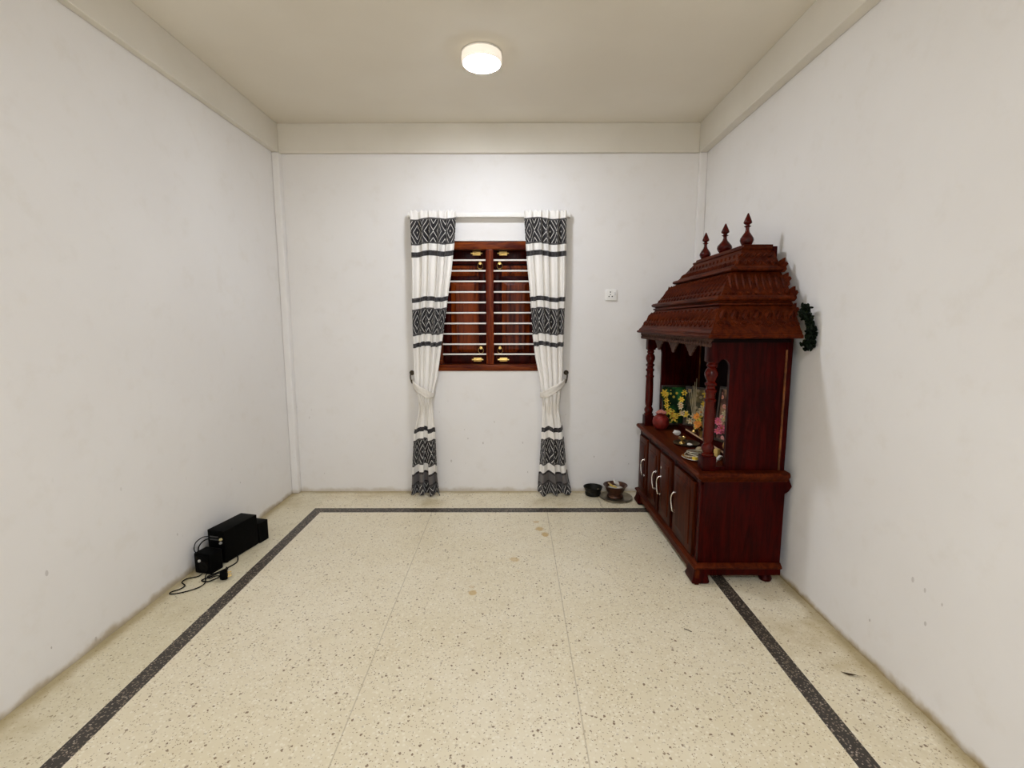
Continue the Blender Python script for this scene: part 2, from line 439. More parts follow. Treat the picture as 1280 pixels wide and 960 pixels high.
def curtain_mat():
    n = N('patterned curtain cloth'); uv = n.coord('UV'); u, v, _ = n.xyz(uv)
    def band(lo, hi): return n.m_('MULTIPLY', n.m_('GREATER_THAN', v, lo), n.m_('LESS_THAN', v, hi))
    P = [(1.986, 2.178), (1.299, 1.503), (.256, .472), (-.10, .100)]
    T = [(1.896, 1.935), (1.555, 1.589), (1.206, 1.240), (.530, .567)]
    ptn = None; q = None; rim = None
    for lo, hi in P:
        b = band(lo, hi); c0 = (lo + hi) / 2; h = (hi - lo) / 2
        t = n.m_('MULTIPLY', n.m_('ABSOLUTE', n.m_('SUBTRACT', v, c0)), 1 / h)
        tq = n.m_('MULTIPLY', b, t)
        ptn = b if ptn is None else n.m_('ADD', ptn, b); q = tq if q is None else n.m_('ADD', q, tq)
    p = n.m_('MULTIPLY', n.m_('ABSOLUTE', n.m_('SUBTRACT', n.m_('FRACT', n.m_('MULTIPLY', u, 3.4)), .5)), 2)
    d = n.m_('ADD', p, q)
    l1 = n.m_('LESS_THAN', n.m_('FRACT', n.m_('MULTIPLY', d, 2.0)), .17)
    l2 = n.m_('LESS_THAN', n.m_('FRACT', n.m_('MULTIPLY', d, 6.0)), .36)
    dots = n.m_('LESS_THAN', n.m_('FRACT', n.m_('MULTIPLY', n.m_('SUBTRACT', p, q), 6.0)), .5)
    line = n.m_('MAXIMUM', n.m_('MULTIPLY', l1, .85), n.m_('MULTIPLY', n.m_('MULTIPLY', l2, dots), .09))
    edge = n.m_('GREATER_THAN', q, .87)
    dash = n.m_('LESS_THAN', n.m_('FRACT', n.m_('MULTIPLY', u, 55)), .35)
    line = n.m_('ADD', n.m_('MULTIPLY', line, n.m_('SUBTRACT', 1, edge)), n.m_('MULTIPLY', n.m_('MULTIPLY', edge, dash), .25))
    white = n.mix(n.noise(n.scale(uv, (260, 60, 1)), 2, 2), (.76, .73, .685), (.84, .815, .775))
    dk = (.014, .013, .015)
    pc = n.mix(line, dk, (.74, .70, .65))
    col = n.mix(ptn, white, pc)
    tm = None
    for lo, hi in T:
        b = band(lo, hi); tm = b if tm is None else n.m_('ADD', tm, b)
    tex = n.m_('MULTIPLY', n.m_('LESS_THAN', n.m_('FRACT', n.m_('MULTIPLY', u, 70)), .45), n.m_('LESS_THAN', n.m_('FRACT', n.m_('MULTIPLY', v, 80)), .55))
    col = n.mix(tm, col, n.mix(n.m_('MULTIPLY', tex, .35), (.022, .020, .022), (.25, .23, .22)))
    plainb = band(.100, .196)
    stripe = n.m_('MAXIMUM', n.m_('GREATER_THAN', v, .178), n.m_('LESS_THAN', v, .112))
    col = n.mix(plainb, col, n.mix(stripe, (.135, .120, .115), (.035, .030, .030)))
    n.base(col); n.set(.85, 0, .15)
    n.p.inputs['Sheen Weight'].default_value = .15
    return n.m
M_cloth = curtain_mat()
M_tie = plain('plain cream curtain cloth', (.76, .72, .655), .85, 0, .05, 60, spec=.15)

def interp(tab, z):
    if z >= tab[0][0]: return tab[0][1]
    for (z0, x0), (z1, x1) in zip(tab, tab[1:]):
        if z1 <= z <= z0:
            t = (z0 - z) / (z0 - z1); return x0 + (x1 - x0) * t
    return tab[-1][1]

def smoothtab(tab, z, w=.03): return sum(interp(tab, z + k * w) for k in (-1, -.5, 0, .5, 1)) / 5

def make_curtain(label, xo, xi, hook, band_pts, seed, nf):
    rnd = random.Random(seed)
    top, bot = 2.236, .004
    root = thing('curtain', label, 'curtain', ((interp(xo, bot) + interp(xi, bot)) / 2, 3.76, 0), 'curtains tied back beside the window')
    NU, NV = 150, 170
    ph = [rnd.uniform(-.35, .35) for _ in range(nf * 2 + 2)]
    am = [rnd.uniform(.65, 1.2) for _ in range(nf + 2)]
    bm = NB(); uvl = bm.loops.layers.uv.new('UVMap')
    grid = []; uvs = {}
    for j in range(NV + 1):
        z = top + (bot - top) * j / NV
        a, b = smoothtab(xo, z), smoothtab(xi, z)
        pinch = math.exp(-((z - .83) / .22) ** 2)
        w = abs(b - a)
        deep = .5 + .5 * min(1, (w / .3))
        head = max(0, (z - 2.12) / .12)
        flare = max(0, 1 - z / .5)
        row = []
        for i in range(NU + 1):
            u = i / NU
            uu = u + .018 * math.sin(2 * PI * u * 2.3 + seed) + .006 * math.sin(9 * z + u * 5)
            f = uu * nf; k = min(int(max(f, 0)), nf)
            wv = math.sin(2 * PI * f + ph[k % len(ph)] * math.sin(1.7 * z + k))
            lo_ = max(0, min(1, (.85 - z) / .3)); lo_ = lo_ * lo_ * (3 - 2 * lo_)
            wv = wv * (1 - .8 * lo_) + .9 * lo_ * math.sin(2 * PI * uu * (nf - 2) + seed)
            wv = math.copysign(min(1, abs(wv)) ** .75, wv)
            amp = (.026 * am[k] * deep + .022 * flare) * (1 - .45 * pinch)
            if head: amp = amp * (1 - .55 * head); wv = wv * (1 - .5 * head) + .5 * head * math.sin(2 * PI * f * 2 + 1)
            y = 3.772 - .018 * pinch - amp * wv - .012 * math.sin(PI * u) * (1 - head)
            y = min(y, YB - .012)
            x = a + (b - a) * u + .008 * math.cos(2 * PI * f) * (1 - head) * (1 if b > a else -1) * math.sin(PI * u)
            zz = z
            if j == NV: zz = z + .012 * (1 + math.sin(2 * PI * f * .5 + seed)) * .5
            if j == 0: zz = z + .006 * math.sin(2 * PI * f * 2)
            vv = bm.verts.new((x, y, zz)); row.append(vv)
            lift = .010 * math.sin(2 * PI * u * 1.4 + seed) * (1 if z < .7 else .6) + .0025 * wv
            uvs[vv] = (u * 1.15, z + lift - (.010 * u if z > .9 else 0) * (1 if xo is not None else 1))
        grid.append(row)
    for j in range(NV):
        for i in range(NU):
            f = bm.faces.new((grid[j][i], grid[j][i + 1], grid[j + 1][i + 1], grid[j + 1][i]))
            for l in f.loops: l[uvl].uv = uvs[l.vert]
    d = obj('drape', bm, M_cloth, root, smooth=False)
    for p in d.data.polygons: p.use_smooth = True
    md = d.modifiers.new('thickness', 'SOLIDIFY'); md.thickness = .003; md.offset = 0
    # tie band: a broad cloth strap from the hook, round the front of the gathered cloth
    bm = NB()
    C = catmull(band_pts, 8)
    rows = []
    for i, p in enumerate(C):
        t = i / (len(C) - 1)
        h = .017 + .012 * math.sin(PI * min(1, t * 1.15))
        tan = (C[min(i + 1, len(C) - 1)] - C[max(i - 1, 0)]).normalized()
        up = Vector((0, 0, 1)) - tan * tan.z; up.normalize()
        rows.append([bm.verts.new(p + up * (h * s) + Vector((0, .006 * math.sin(6 * s + 8 * t) , 0))) for s in (-1, -.6, -.2, .2, .6, 1)])
    for r0, r1 in zip(rows, rows[1:]):
        for i in range(5): bm.faces.new((r0[i], r0[i + 1], r1[i + 1], r1[i]))
    tb = obj('tieback', bm, M_tie, root, smooth=False, label='plain cream cloth tie band')
    for p in tb.data.polygons: p.use_smooth = True
    md = tb.modifiers.new('thickness', 'SOLIDIFY'); md.thickness = .006; md.offset = 0
    return root

LO = [(2.227, -.774), (2.0, -.773), (1.72, -.776), (1.23, -.781), (1.01, -.778), (.90, -.768), (.82, -.752), (.72, -.742), (.60, -.770), (.528, -.790), (.30, -.805), (.0, -.820)]
LI = [(2.227, -.429), (2.02, -.444), (1.78, -.473), (1.60, -.501), (1.417, -.529), (1.23, -.558), (.98, -.594), (.85, -.630), (.787, -.643), (.72, -.638), (.56, -.622), (.13, -.610), (.0, -.592)]
RO = [(2.227, .408), (2.0, .410), (1.72, .410), (1.54, .404), (1.29, .399), (1.01, .394), (.85, .378), (.72, .365), (.592, .392), (.526, .405), (.262, .432), (.128, .455), (.0, .485)]
RI = [(2.227, .085), (2.02, .098), (1.84, .111), (1.66, .130), (1.478, .143), (1.29, .156), (1.136, .175), (1.01, .201), (.88, .221), (.786, .234), (.722, .235), (.527, .230), (.262, .218), (.129, .206), (.0, .201)]
make_curtain('patterned curtain on the left side of the window, tied back to the left', LO, LI, None,
             [(-.806, 3.835, .935), (-.785, 3.765, .912), (-.745, 3.715, .884), (-.695, 3.700, .858), (-.655, 3.708, .838), (-.630, 3.745, .832), (-.628, 3.785, .850)], 1, 5)
make_curtain('patterned curtain on the right side of the window, nearer the socket', RO, RI, None,
             [(.420, 3.835, .935), (.400, 3.765, .922), (.350, 3.715, .892), (.290, 3.700, .860), (.245, 3.708, .838), (.221, 3.745, .832), (.219, 3.785, .845)], 5, 5)
for hx, lab, s in ((-.816, 'small dark metal tieback hook holding the left curtain', -1), (.430, 'small dark metal tieback hook holding the right curtain', 1)):
    h = thing('curtain_hook', lab, 'hook', (hx, YB, .985), 'tieback hooks')
    bm = NB(); lathe(bm, [(.020, 0), (.020, -.004), (.012, -.010), (.004, -.012)], (hx, YB, .995), 16, 'y'); obj('rosette', bm, M_olddark, h, smooth=True)
    bm = NB(); tube(bm, [(hx, YB - .008, .995), (hx + s * .004, YB - .040, .985), (hx + s * .002, YB - .052, .955), (hx - s * .004, YB - .046, .925), (hx - s * .006, YB - .030, .915), (hx - s * .006, YB - .018, .930)], .0055, 8)
    blob(bm, (hx - s * .006, YB - .018, .934), .009, 2); obj('hook', bm, M_olddark, h, smooth=True)

# ------------------------------------------------------------------ wall socket
so = thing('wall_socket', 'white switched power socket on the back wall right of the window', 'socket', (.777, YB, 1.612))
bm = NB(); box(bm, .733, .821, YB - .012, YB, 1.570, 1.656, .004); obj('plate', bm, M_plastic, so, smooth=True)
bm = NB()
for (a, b, r) in ((.770, 1.634, .005), (.760, 1.600, .005), (.785, 1.600, .005), (.770, 1.615, .004)):
    lathe(bm, [(r, 0), (r, .003)], (a, YB - .0135, b), 10, 'y')
obj('pin_hole', bm, M_hole, so)
bm = NB(); box(bm, .796, .812, YB - .016, YB - .010, 1.612, 1.634, .002); obj('switch', bm, M_switch, so, smooth=True)

# ------------------------------------------------------------------ ceiling lamp
def lamp(x, y, label, strength):
    L = thing('ceiling_lamp', label, 'lamp', (x, y, ZC), 'round ceiling lamps')
    bm = NB(); lathe(bm, [(.108, 0), (.112, -.003), (.112, -.010), (.106, -.012)], (x, y, ZC), 48, 'z'); obj('housing', bm, M_plastic, L, smooth=True)
    bm = NB(); lathe(bm, [(.110, -.010), (.1125, -.020), (.1125, -.046), (.110, -.0535), (.104, -.058)], (x, y, ZC), 48, 'z', cap=False)
    e = N('lamp rim ' + str(y)); e.base((.9, .88, .85)); e.set(.4)
    e.p.inputs['Emission Color'].default_value = (1, .86, .70, 1); e.p.inputs['Emission Strength'].default_value = .55
    obj('rim', bm, e.m, L, smooth=True, label='softly glowing cream rim')
    bm = NB(); lathe(bm, [(.1045, -.0575), (.100, -.0605), (.07, -.064), (.035, -.066), (.004, -.067)], (x, y, ZC), 48, 'z')
    e = N('lamp diffuser ' + str(y)); e.base((.9, .88, .85)); e.set(.4)
    e.p.inputs['Emission Color'].default_value = (.85, .90, 1.0, 1); e.p.inputs['Emission Strength'].default_value = strength
    obj('diffuser', bm, e.m, L, smooth=True, label='glowing white round diffuser')
lamp(-.172, 2.888, 'round white glowing ceiling lamp in view above the window end', 195)
lamp(-.172, -1.35, 'added round fill lamp behind the viewer', 800)  # added out of view to even out the room light

# ------------------------------------------------------------------ shrine cabinet
yc = 3.03
cab = thing('shrine_cabinet', 'tall dark red carved wooden shrine cabinet against the right wall', 'cabinet', (1.21, yc, 0))
def cp(name, bm, m, smooth=True, label=None, parent=None): return obj(name, bm, m, parent or cab, smooth=smooth, label=label)
Y0, Y1 = 2.435, 3.635           # carcass ends
XF, XBK = .995, 1.432           # carcass front and back
# plinth: shaped apron round front and ends, moulding above, bracket feet
bm = NB()
def apron(y0, y1, axis, at, th):
    L_ = y1 - y0; pts = [(y0, .0), (y0 + .075, .0), (y0 + .085, .018), (y0 + .115, .022), (y0 + .135, .045), (y1 - .135, .045), (y1 - .115, .022), (y1 - .085, .018), (y1 - .075, .0), (y1, .0), (y1, .088), (y0, .088)]
    prism(bm, pts, axis, at, at + th)
apron(Y0 - .015, Y1 + .015, 'x', XF - .020, .022)
cp('apron', bm, M_woody)
for y in (Y0 - .010, Y1 - .012):
    bm = NB()
    pts = [(XF + .003, .052), (XBK, .052), (XBK, .088), (XF + .003, .088)]
    prism(bm, pts, 'y', y, y + .022); cp('end_rail', bm, M_wood)
for fy in (Y0 + .035, Y1 - .035):
    bm = NB()
    loft(bm, [[(XF - .038 + a, fy - .055 + b, z), (XF + .055 - a * .5, fy - .055 + b, z), (XF + .055 - a * .5, fy + .055 - b, z), (XF - .038 + a, fy + .055 - b, z)]
              for a, b, z in ((.016, .014, 0), (.004, .004, .008), (.0, .0, .022), (.010, .008, .045), (.016, .014, .086))])
    cp('foot', bm, M_wood)
    bm = NB(); lathe(bm, [(.020, 0), (.030, .006), (.034, .018), (.026, .034), (.022, .045), (.030, .058), (.030, .088)], (XBK - .055, fy, 0), 20); cp('foot', bm, M_wood)
bm = NB()
loft(bm, [[(XF - a, Y0 - b, z), (XBK, Y0 - b, z), (XBK, Y1 + b, z), (XF - a, Y1 + b, z)]
          for a, b, z in ((.018, .012, .086), (.030, .020, .090), (.034, .024, .098), (.030, .020, .106), (.014, .010, .112), (.010, .006, .118))])
cp('plinth_moulding', bm, M_woody)
# carcass with face frame
bm = NB(); box(bm, XF + .006, XBK, Y0, Y1, .112, .572, .004)
for a, b in ((Y0, Y0 + .045), (2.812, 2.852), (3.086, 3.112), (3.362, 3.396), (Y1 - .030, Y1)):
    box(bm, XF - .008, XF + .01, a, b, .112, .572, .004)
box(bm, XF - .006, XF + .01, Y0, Y1, .548, .572, .002); box(bm, XF - .006, XF + .01, Y0, Y1, .112, .130, .002)
cp('carcass', bm, M_wood)
# four doors
def door(y0, y1, hy, key=False):
    bm = NB(); z0, z1 = .132, .546
    xf = XF - .022
    box(bm, xf, XF + .004, y0, y1, z0, z1, .004)
    ins = .042
    r = lambda k, x: [(x, y0 + k, z0 + k), (x, y1 - k, z0 + k), (x, y1 - k, z1 - k), (x, y0 + k, z1 - k)]
    loft(bm, [r(ins, xf + .001), r(ins + .004, xf - .005), r(ins + .028, xf - .010), r(ins + .032, xf - .010)])
    d = cp('door', bm, M_door)
    bm = NB(); zm = .333; hx = xf - .004
    path = [(hx + .004, hy, zm + .062), (hx - .012, hy, zm + .060), (hx - .020, hy + .004, zm + .046), (hx - .020, hy + .016, zm + .020), (hx - .020, hy + .010, zm - .012), (hx - .020, hy - .004, zm - .036), (hx - .014, hy - .002, zm - .054), (hx + .004, hy, zm - .058)]
    tube(bm, path, .0048, 8, True)
    for q in (.062, -.058): lathe(bm, [(.009, 0), (.009, .004)], (hx - .002, hy, zm + q), 12, 'x')
    obj('handle', bm, M_silver, d, smooth=True, label='chrome wavy pull handle')
    if key:
        bm = NB(); lathe(bm, [(.009, 0), (.009, -.004), (.004, -.006)], (xf, hy, .455), 14, 'x'); obj('keyhole_plate', bm, M_silver, d, smooth=True)
door(2.492, 2.806, 2.755); door(2.858, 3.082, 3.048, True); door(3.116, 3.358, 3.152); door(3.400, 3.602, 3.436)
# moulded top of the base
bm = NB()
loft(bm, [[(XF - a, Y0 - b, z), (XBK + .004, Y0 - b, z), (XBK + .004, Y1 + b, z), (XF - a, Y1 + b, z)]
          for a, b, z in ((.002, .002, .566), (.010, .010, .572), (.014, .014, .582), (.026, .024, .590), (.034, .032, .600), (.034, .032, .610), (.026, .026, .620), (.014, .016, .622))])
cp('base_top', bm, M_woody)
# back panel, the two end panels with arched slots beside the posts
ZT = 1.318
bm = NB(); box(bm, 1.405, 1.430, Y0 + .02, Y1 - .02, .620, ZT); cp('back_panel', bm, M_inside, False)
def side_panel(y0, y1):
    xa, xb = .985, 1.425; z0, z1 = .620, ZT
    sx0, sx1, sz0, sz1 = 1.050, 1.115, .640, 1.165          # slot
    bm = NB()
    prism(bm, [(sx1, z0), (xb, z0), (xb, z1), (sx1, z1)], 'y', y0, y1)
    arch = [(sx0 + (sx1 - sx0) * (.5 - .5 * math.cos(PI * i / 10)), sz1 + .045 * math.sin(PI * i / 10)) for i in range(11)]
    prism(bm, [(sx0 - .030, z1), (sx0 - .030, sz1 + .03), (sx0, sz1)] + arch[1:-1] + [(sx1, sz1), (sx1, z1)], 'y', y0, y1)
    prism(bm, [(sx0 - .03, z0), (sx1, z0), (sx1, sz0), (sx0 - .03, sz0)], 'y', y0, y1)
    box(bm, xb - .022, xb + .004, y0 - .004, y1 + .004, z0, z1, .004)
    sp_ = cp('side_panel', bm, M_wood, False)
    bm = NB(); box(bm, xb - .030, xb - .021, y0 - .007, y0 + .001, z0 + .003, z1 - .06, .002); obj('edge_bead', bm, M_worn, sp_, label='worn lighter brown edge bead')
side_panel(2.458, 2.480); side_panel(3.588, 3.610)
# turned posts
def post(y):
    bm = NB(); x = 1.030
    box(bm, x - .036, x + .036, y - .036, y + .036, .621, .700, .006, mat=1)
    box(bm, x - .030, x + .030, y - .030, y + .030, 1.195, ZT, .006, mat=1)
    prof = [(.030, .698), (.034, .704), (.034, .712), (.026, .718), (.031, .730), (.033, .745), (.026, .760), (.021, .768), (.026, .778), (.0285, .80), (.0285, .93), (.027, .985), (.0315, .992), (.0315, 1.000),
            (.025, 1.006), (.0245, 1.03), (.031, 1.040), (.031, 1.050), (.023, 1.057), (.023, 1.066), (.031, 1.075), (.031, 1.085), (.021, 1.094), (.026, 1.104), (.034, 1.125), (.034, 1.140), (.027, 1.158), (.020, 1.166), (.027, 1.174), (.027, 1.182), (.022, 1.188), (.028, 1.198)]
    lathe(bm, prof, (x, y, 0), 28)
    for k in range(26):                                        # beaded reeding on the lower shaft
        blob(bm, (x - .0275, y - .008, .800 + k * .0062), (.003, .006, .0022), 1)
    cp('post', bm, [M_turned, M_wood])
post(2.478); post(3.590)
# fretwork valance with pointed drops, dentil row, soffit
bm = NB()
ya, yb = 2.50, 3.57
def drop(y):
    t = abs(((y - 2.60) / .30) % 1 - .5) * 2             # 0 at a tip, 1 between two drops
    for a, z in ((.0, 1.206), (.16, 1.228), (.17, 1.236), (.34, 1.248), (.35, 1.256), (.52, 1.266), (.60, 1.282), (1.01, 1.288)):
        if t <= a + .16: return z + max(0, (t - a)) * .06
    return 1.288
poly = [(ya, 1.318)] + [(ya + (yb - ya) * i / 120, drop(ya + (yb - ya) * i / 120)) for i in range(121)] + [(yb, 1.318)]
prism(bm, poly, 'x', 1.014, 1.024)
cp('valance', bm, M_fret, False)
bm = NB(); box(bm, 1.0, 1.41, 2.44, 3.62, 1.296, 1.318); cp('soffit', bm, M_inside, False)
bm = NB()
for i in range(34):
    y = 2.40 + i * (1.26 / 33)
    lathe(bm, [(.003, 1.274), (.009, 1.279), (.0105, 1.288), (.005, 1.297), (.010, 1.303), (.010, 1.316)], (.982, y, 0), 8)
box(bm, .974, .994, 2.385, 3.675, 1.308, 1.319, .002)
cp('dentil_row', bm, M_fret)
# roof: rings (front x, length, z); the back stays upright
XR_B = 1.415
def ring(xf, L, z, xb=XR_B): return [(xf, yc - L / 2, z), (xb, yc - L / 2, z), (xb, yc + L / 2, z), (xf, yc + L / 2, z)]
def rsec(name, rows, m=M_woody):
    bm = NB(); loft(bm, [ring(*r) for r in rows]); return cp(name, bm, m, True)
rsec('eave', [(.972, 1.330, 1.318), (.956, 1.362, 1.321), (.952, 1.370, 1.328), (.956, 1.362, 1.336), (.966, 1.342, 1.340), (.966, 1.342, 1.347), (.976, 1.322, 1.358)])
def curve_rows(x0, L0, z0, x1, L1, z1, sag, n=8):
    out = []
    for i in range(n + 1):
        t = i / n; b = sag * math.sin(PI * t)
        out.append((x0 + (x1 - x0) * t + b, L0 + (L1 - L0) * t - 2 * b, z0 + (z1 - z0) * t))
    return out
R3 = curve_rows(.978, 1.318, 1.357, 1.052, 1.115, 1.484, -.006); rsec('roof_tier', R3)
rsec('cornice', [(1.052, 1.115, 1.482), (1.040, 1.140, 1.486), (1.040, 1.140, 1.494), (1.052, 1.118, 1.499), (1.050, 1.122, 1.504), (1.036, 1.152, 1.508), (1.030, 1.164, 1.516), (1.030, 1.164, 1.524), (1.038, 1.148, 1.531), (1.056, 1.110, 1.535)])
R2 = curve_rows(1.060, 1.100, 1.533, 1.160, .868, 1.664, -.010); rsec('roof_tier', R2)
rsec('cornice', [(1.160, .866, 1.660), (1.148, .904, 1.664), (1.141, .926, 1.670), (1.141, .930, 1.678), (1.147, .918, 1.686), (1.164, .884, 1.690)])
R1 = curve_rows(1.166, .876, 1.688, 1.246, .706, 1.790, .004); rsec('roof_tier', R1)
rsec('cap', [(1.246, .706, 1.788), (1.240, .716, 1.792), (1.240, .716, 1.800), (1.256, .690, 1.804), (1.258, .688, 1.816), (1.262, .682, 1.818)])
# carving: raised leaves laid along the slopes
def slope_point(R, t, side, s):
    """t up the slope 0..1, s along 0..1; side 'f','n','r' -> point and outward normal, up vector"""
    i = min(int(t * (len(R) - 1)), len(R) - 2); q = t * (len(R) - 1) - i
    x = R[i][0] + (R[i + 1][0] - R[i][0]) * q; L = R[i][1] + (R[i + 1][1] - R[i][1]) * q; z = R[i][2] + (R[i + 1][2] - R[i][2]) * q
    dx = R[-1][0] - R[0][0]; dL = (R[0][1] - R[-1][1]) / 2; dz = R[-1][2] - R[0][2]
    if side == 'f':
        p = Vector((x, yc - L / 2 + s * L, z)); up = Vector((dx, 0, dz)).normalized(); al = Vector((0, 1, 0))
    elif side == 'n':
        p = Vector((x + s * (XR_B - x), yc - L / 2, z)); up = Vector((0, dL, dz)).normalized(); al = Vector((1, 0, 0))
    else:
        p = Vector((x + s * (XR_B - x), yc + L / 2, z)); up = Vector((0, -dL, dz)).normalized(); al = Vector((-1, 0, 0))
    return p, up, al, al.cross(up).normalized() if side != 'f' else up.cross(al).normalized()
def lump(bm, p, up, al, nn, ang, a, b, c):
    d = up * math.cos(ang) + al * math.sin(ang); e = al * math.cos(ang) - up * math.sin(ang)
    M = Matrix((( e.x, d.x, nn.x, 0), (e.y, d.y, nn.y, 0), (e.z, d.z, nn.z, 0), (0, 0, 0, 1)))
    blob(bm, p, (b, a, c), 1, M=M)
def scroll(bm, p, up, al, nn, r, flip=1, th=.0055):
    pts = []
    for i in range(15):
        t = i / 14; ang = flip * (t * 1.5 * 2 * PI) ; rr = r * (1 - .72 * t)
        pts.append(p + (al * math.cos(ang) + up * math.sin(ang)) * rr + nn * .002)
    tube(bm, pts, lambda t: th * (1 - .4 * t), 5, False)
# tier 3: acanthus leaves over a row of scrolls
for side, cnt in (('f', 19), ('n', 7), ('r', 7)):
    bm = NB()
    for i in range(cnt):
        s = (i + .5) / cnt
        p, up, al, nn = slope_point(R3, .62, side, s)
        g = -.25 if side == 'f' else 1
        lump(bm, p, up, al, nn, .55 * g, .042, .013, .017); lump(bm, p + al * .022 - up * .006, up, al, nn, .35 * g, .032, .007, .009)
        p, up, al, nn = slope_point(R3, .24, side, s)
        scroll(bm, p, up, al, nn, .021, 1)
        lump(bm, p + al * .024 + up * .012, up, al, nn, -.5, .018, .006, .006)
    cp('carved_leaves', bm, M_woody)
# tier 2: close slanted ribs
for side, cnt in (('f', 19), ('n', 9), ('r', 9)):
    bm = NB()
    for i in range(cnt):
        s = (i + .5) / cnt
        p, up, al, nn = slope_point(R2, .56, side, s)
        lump(bm, p, up, al, nn, -.04 if side == 'f' else .12, .066, .0095, .013)
        p, up, al, nn = slope_point(R2, .10, side, s)
        lump(bm, p, up, al, nn, 0, .014, .013, .010)
    cp('carved_ribs', bm, M_woody)
# tier 1: stepped zig-zag
for side, cnt in (('f', 14), ('n', 6), ('r', 6)):
    bm = NB()
    for i in range(cnt):
        s = (i + .5) / cnt
        p, up, al, nn = slope_point(R1, .24, side, s)
        lump(bm, p - al * .010, up, al, nn, .55, .024, .010, .012); lump(bm, p + al * .010, up, al, nn, -.55, .024, .009, .010)
        p, up, al, nn = slope_point(R1, .66, side, s)
        lump(bm, p - al * .012, up, al, nn, .9, .030, .009, .010)
    cp('carved_zigzag', bm, M_woody)
# back crest cut-outs seen against the wall
for (z, L) in ((1.70, .90), (1.62, .98), (1.545, 1.12), (1.46, 1.16)):
    for sg in (-1, 1):
        y = yc + sg * (L / 2 - .008); bm = NB()
        prism(bm, [(XR_B - .01, z - .045), (XR_B + .014, z - .040), (XR_B + .024, z - .026), (XR_B + .020, z - .012), (XR_B + .030, z + .002), (XR_B + .022, z + .014), (XR_B + .014, z + .012), (XR_B + .012, z + .034), (XR_B - .01, z + .020)], 'y', y - .010, y + .010)
        cp('crest', bm, M_woody, False)
bm = NB(); box(bm, 1.405, 1.432, yc - .36, yc + .36, 1.60, 1.806, .003); cp('back_board', bm, M_wood)
# finials
for y, k in ((2.738, 1.0), (3.02, 1.22), (3.318, 1.0)):
    bm = NB()
    prof = [(.018, 1.816), (.024, 1.820), (.031 , 1.832), (.036, 1.846), (.034, 1.858), (.024, 1.874), (.013, 1.890), (.0095, 1.905), (.010, 1.916), (.019, 1.922), (.011, 1.926), (.010, 1.930), (.021, 1.938), (.022, 1.944), (.017, 1.958), (.010, 1.975), (.003, 1.992)]
    lathe(bm, [(r * k if z < 1.895 else r * (1 + (k - 1) * .3), z) for r, z in prof], (1.295, y, 0), 28)
    cp('finial', bm, M_turned)
# small carved bracket at the back edge near the base top
bm = NB(); prism(bm, [(1.430, .50), (1.452, .515), (1.466, .540), (1.456, .562), (1.448, .585), (1.430, .595)], 'y', 2.436, 2.456); cp('back_bracket', bm, M_wood, False)
# inner step with a pale front edge
bm = NB(); box(bm, 1.205, 1.40, 2.56, 3.44, .621, .664, .003); stp = cp('inner_step', bm, M_wood)
bm = NB(); box(bm, 1.199, 1.205, 2.56, 3.27, .655, .664, .001); obj('edge_strip', bm, plain('pale gilt edge', (.55, .36, .22), .35), stp, smooth=False, label='pale front edge strip')

# ------------------------------------------------------------------ what stands inside the shrine
def print_mat(name, ground, petals, sc, seed, leaf):
    n = N(name); v = n.scale(n.coord(), (1, 1, 1), loc=(seed, seed * .7, seed * .3))
    d = n.vor(v, sc); k = n.xyz(n.vor(v, sc, out='Color'))
    c = n.mix(n.smooth(n.noise(v, sc * .5, 4), .4, .65), ground, leaf)
    c = n.mix(n.m_('MULTIPLY', n.m_('LESS_THAN', d, .40), n.m_('GREATER_THAN', k[0], .45)), c, petals)
    c = n.mix(n.m_('MULTIPLY', n.m_('LESS_THAN', d, .15), n.m_('GREATER_THAN', k[0], .45)), c, (.55, .25, .03))
    n.base(c); n.set(.4, 0, .1); return n.m
M_pA = print_mat('flowery print', (.01, .03, .012), (.6, .46, .06), 42, 1.3, (.03, .14, .035))
M_pB = print_mat('pale figure print', (.05, .05, .03), (.36, .28, .17), 26, 4.1, (.22, .17, .08))
M_pC = print_mat('pink print', (.06, .03, .03), (.66, .30, .27), 30, 7.7, (.30, .17, .10))
M_pframe = plain('dark picture frame', (.03, .018, .010), .35)
def picture(yc_, w, h, x, label, mat, lean=.13, yaw=0, z=.6645):
    base = Vector((x, yc_, z))
    p = thing('framed_picture', label, 'picture', base, 'framed pictures inside the shrine')
    M = Matrix.Translation(base) @ Matrix.Rotation(yaw, 4, 'Z') @ Matrix.Rotation(lean, 4, 'Y')
    bm = NB()
    for a in ((-.008, .008, -w / 2, w / 2, 0, .016), (-.008, .008, -w / 2, w / 2, h - .016, h), (-.008, .008, -w / 2, -w / 2 + .016, .016, h - .016), (-.008, .008, w / 2 - .016, w / 2, .016, h - .016)):
        box(bm, *a, bev=.002, M=M)
    obj('frame', bm, M_pframe, p, smooth=True)
    bm = NB(); box(bm, 0, .005, -w / 2 + .012, w / 2 - .012, .012, h - .012, M=M); obj('print', bm, mat, p, label='printed picture of blossoms and leaves')
picture(3.535, .21, .30, 1.222, 'framed green and yellow print leaning on the far end panel inside the shrine', M_pA, .11, PI / 2, .632)
picture(3.325, .21, .28, 1.300, 'framed pale print standing across the far back corner inside the shrine', M_pB, .10, PI / 4)
picture(2.83, .26, .34, 1.308, 'framed pink print behind the near post inside the shrine', M_pC, .10, .35)

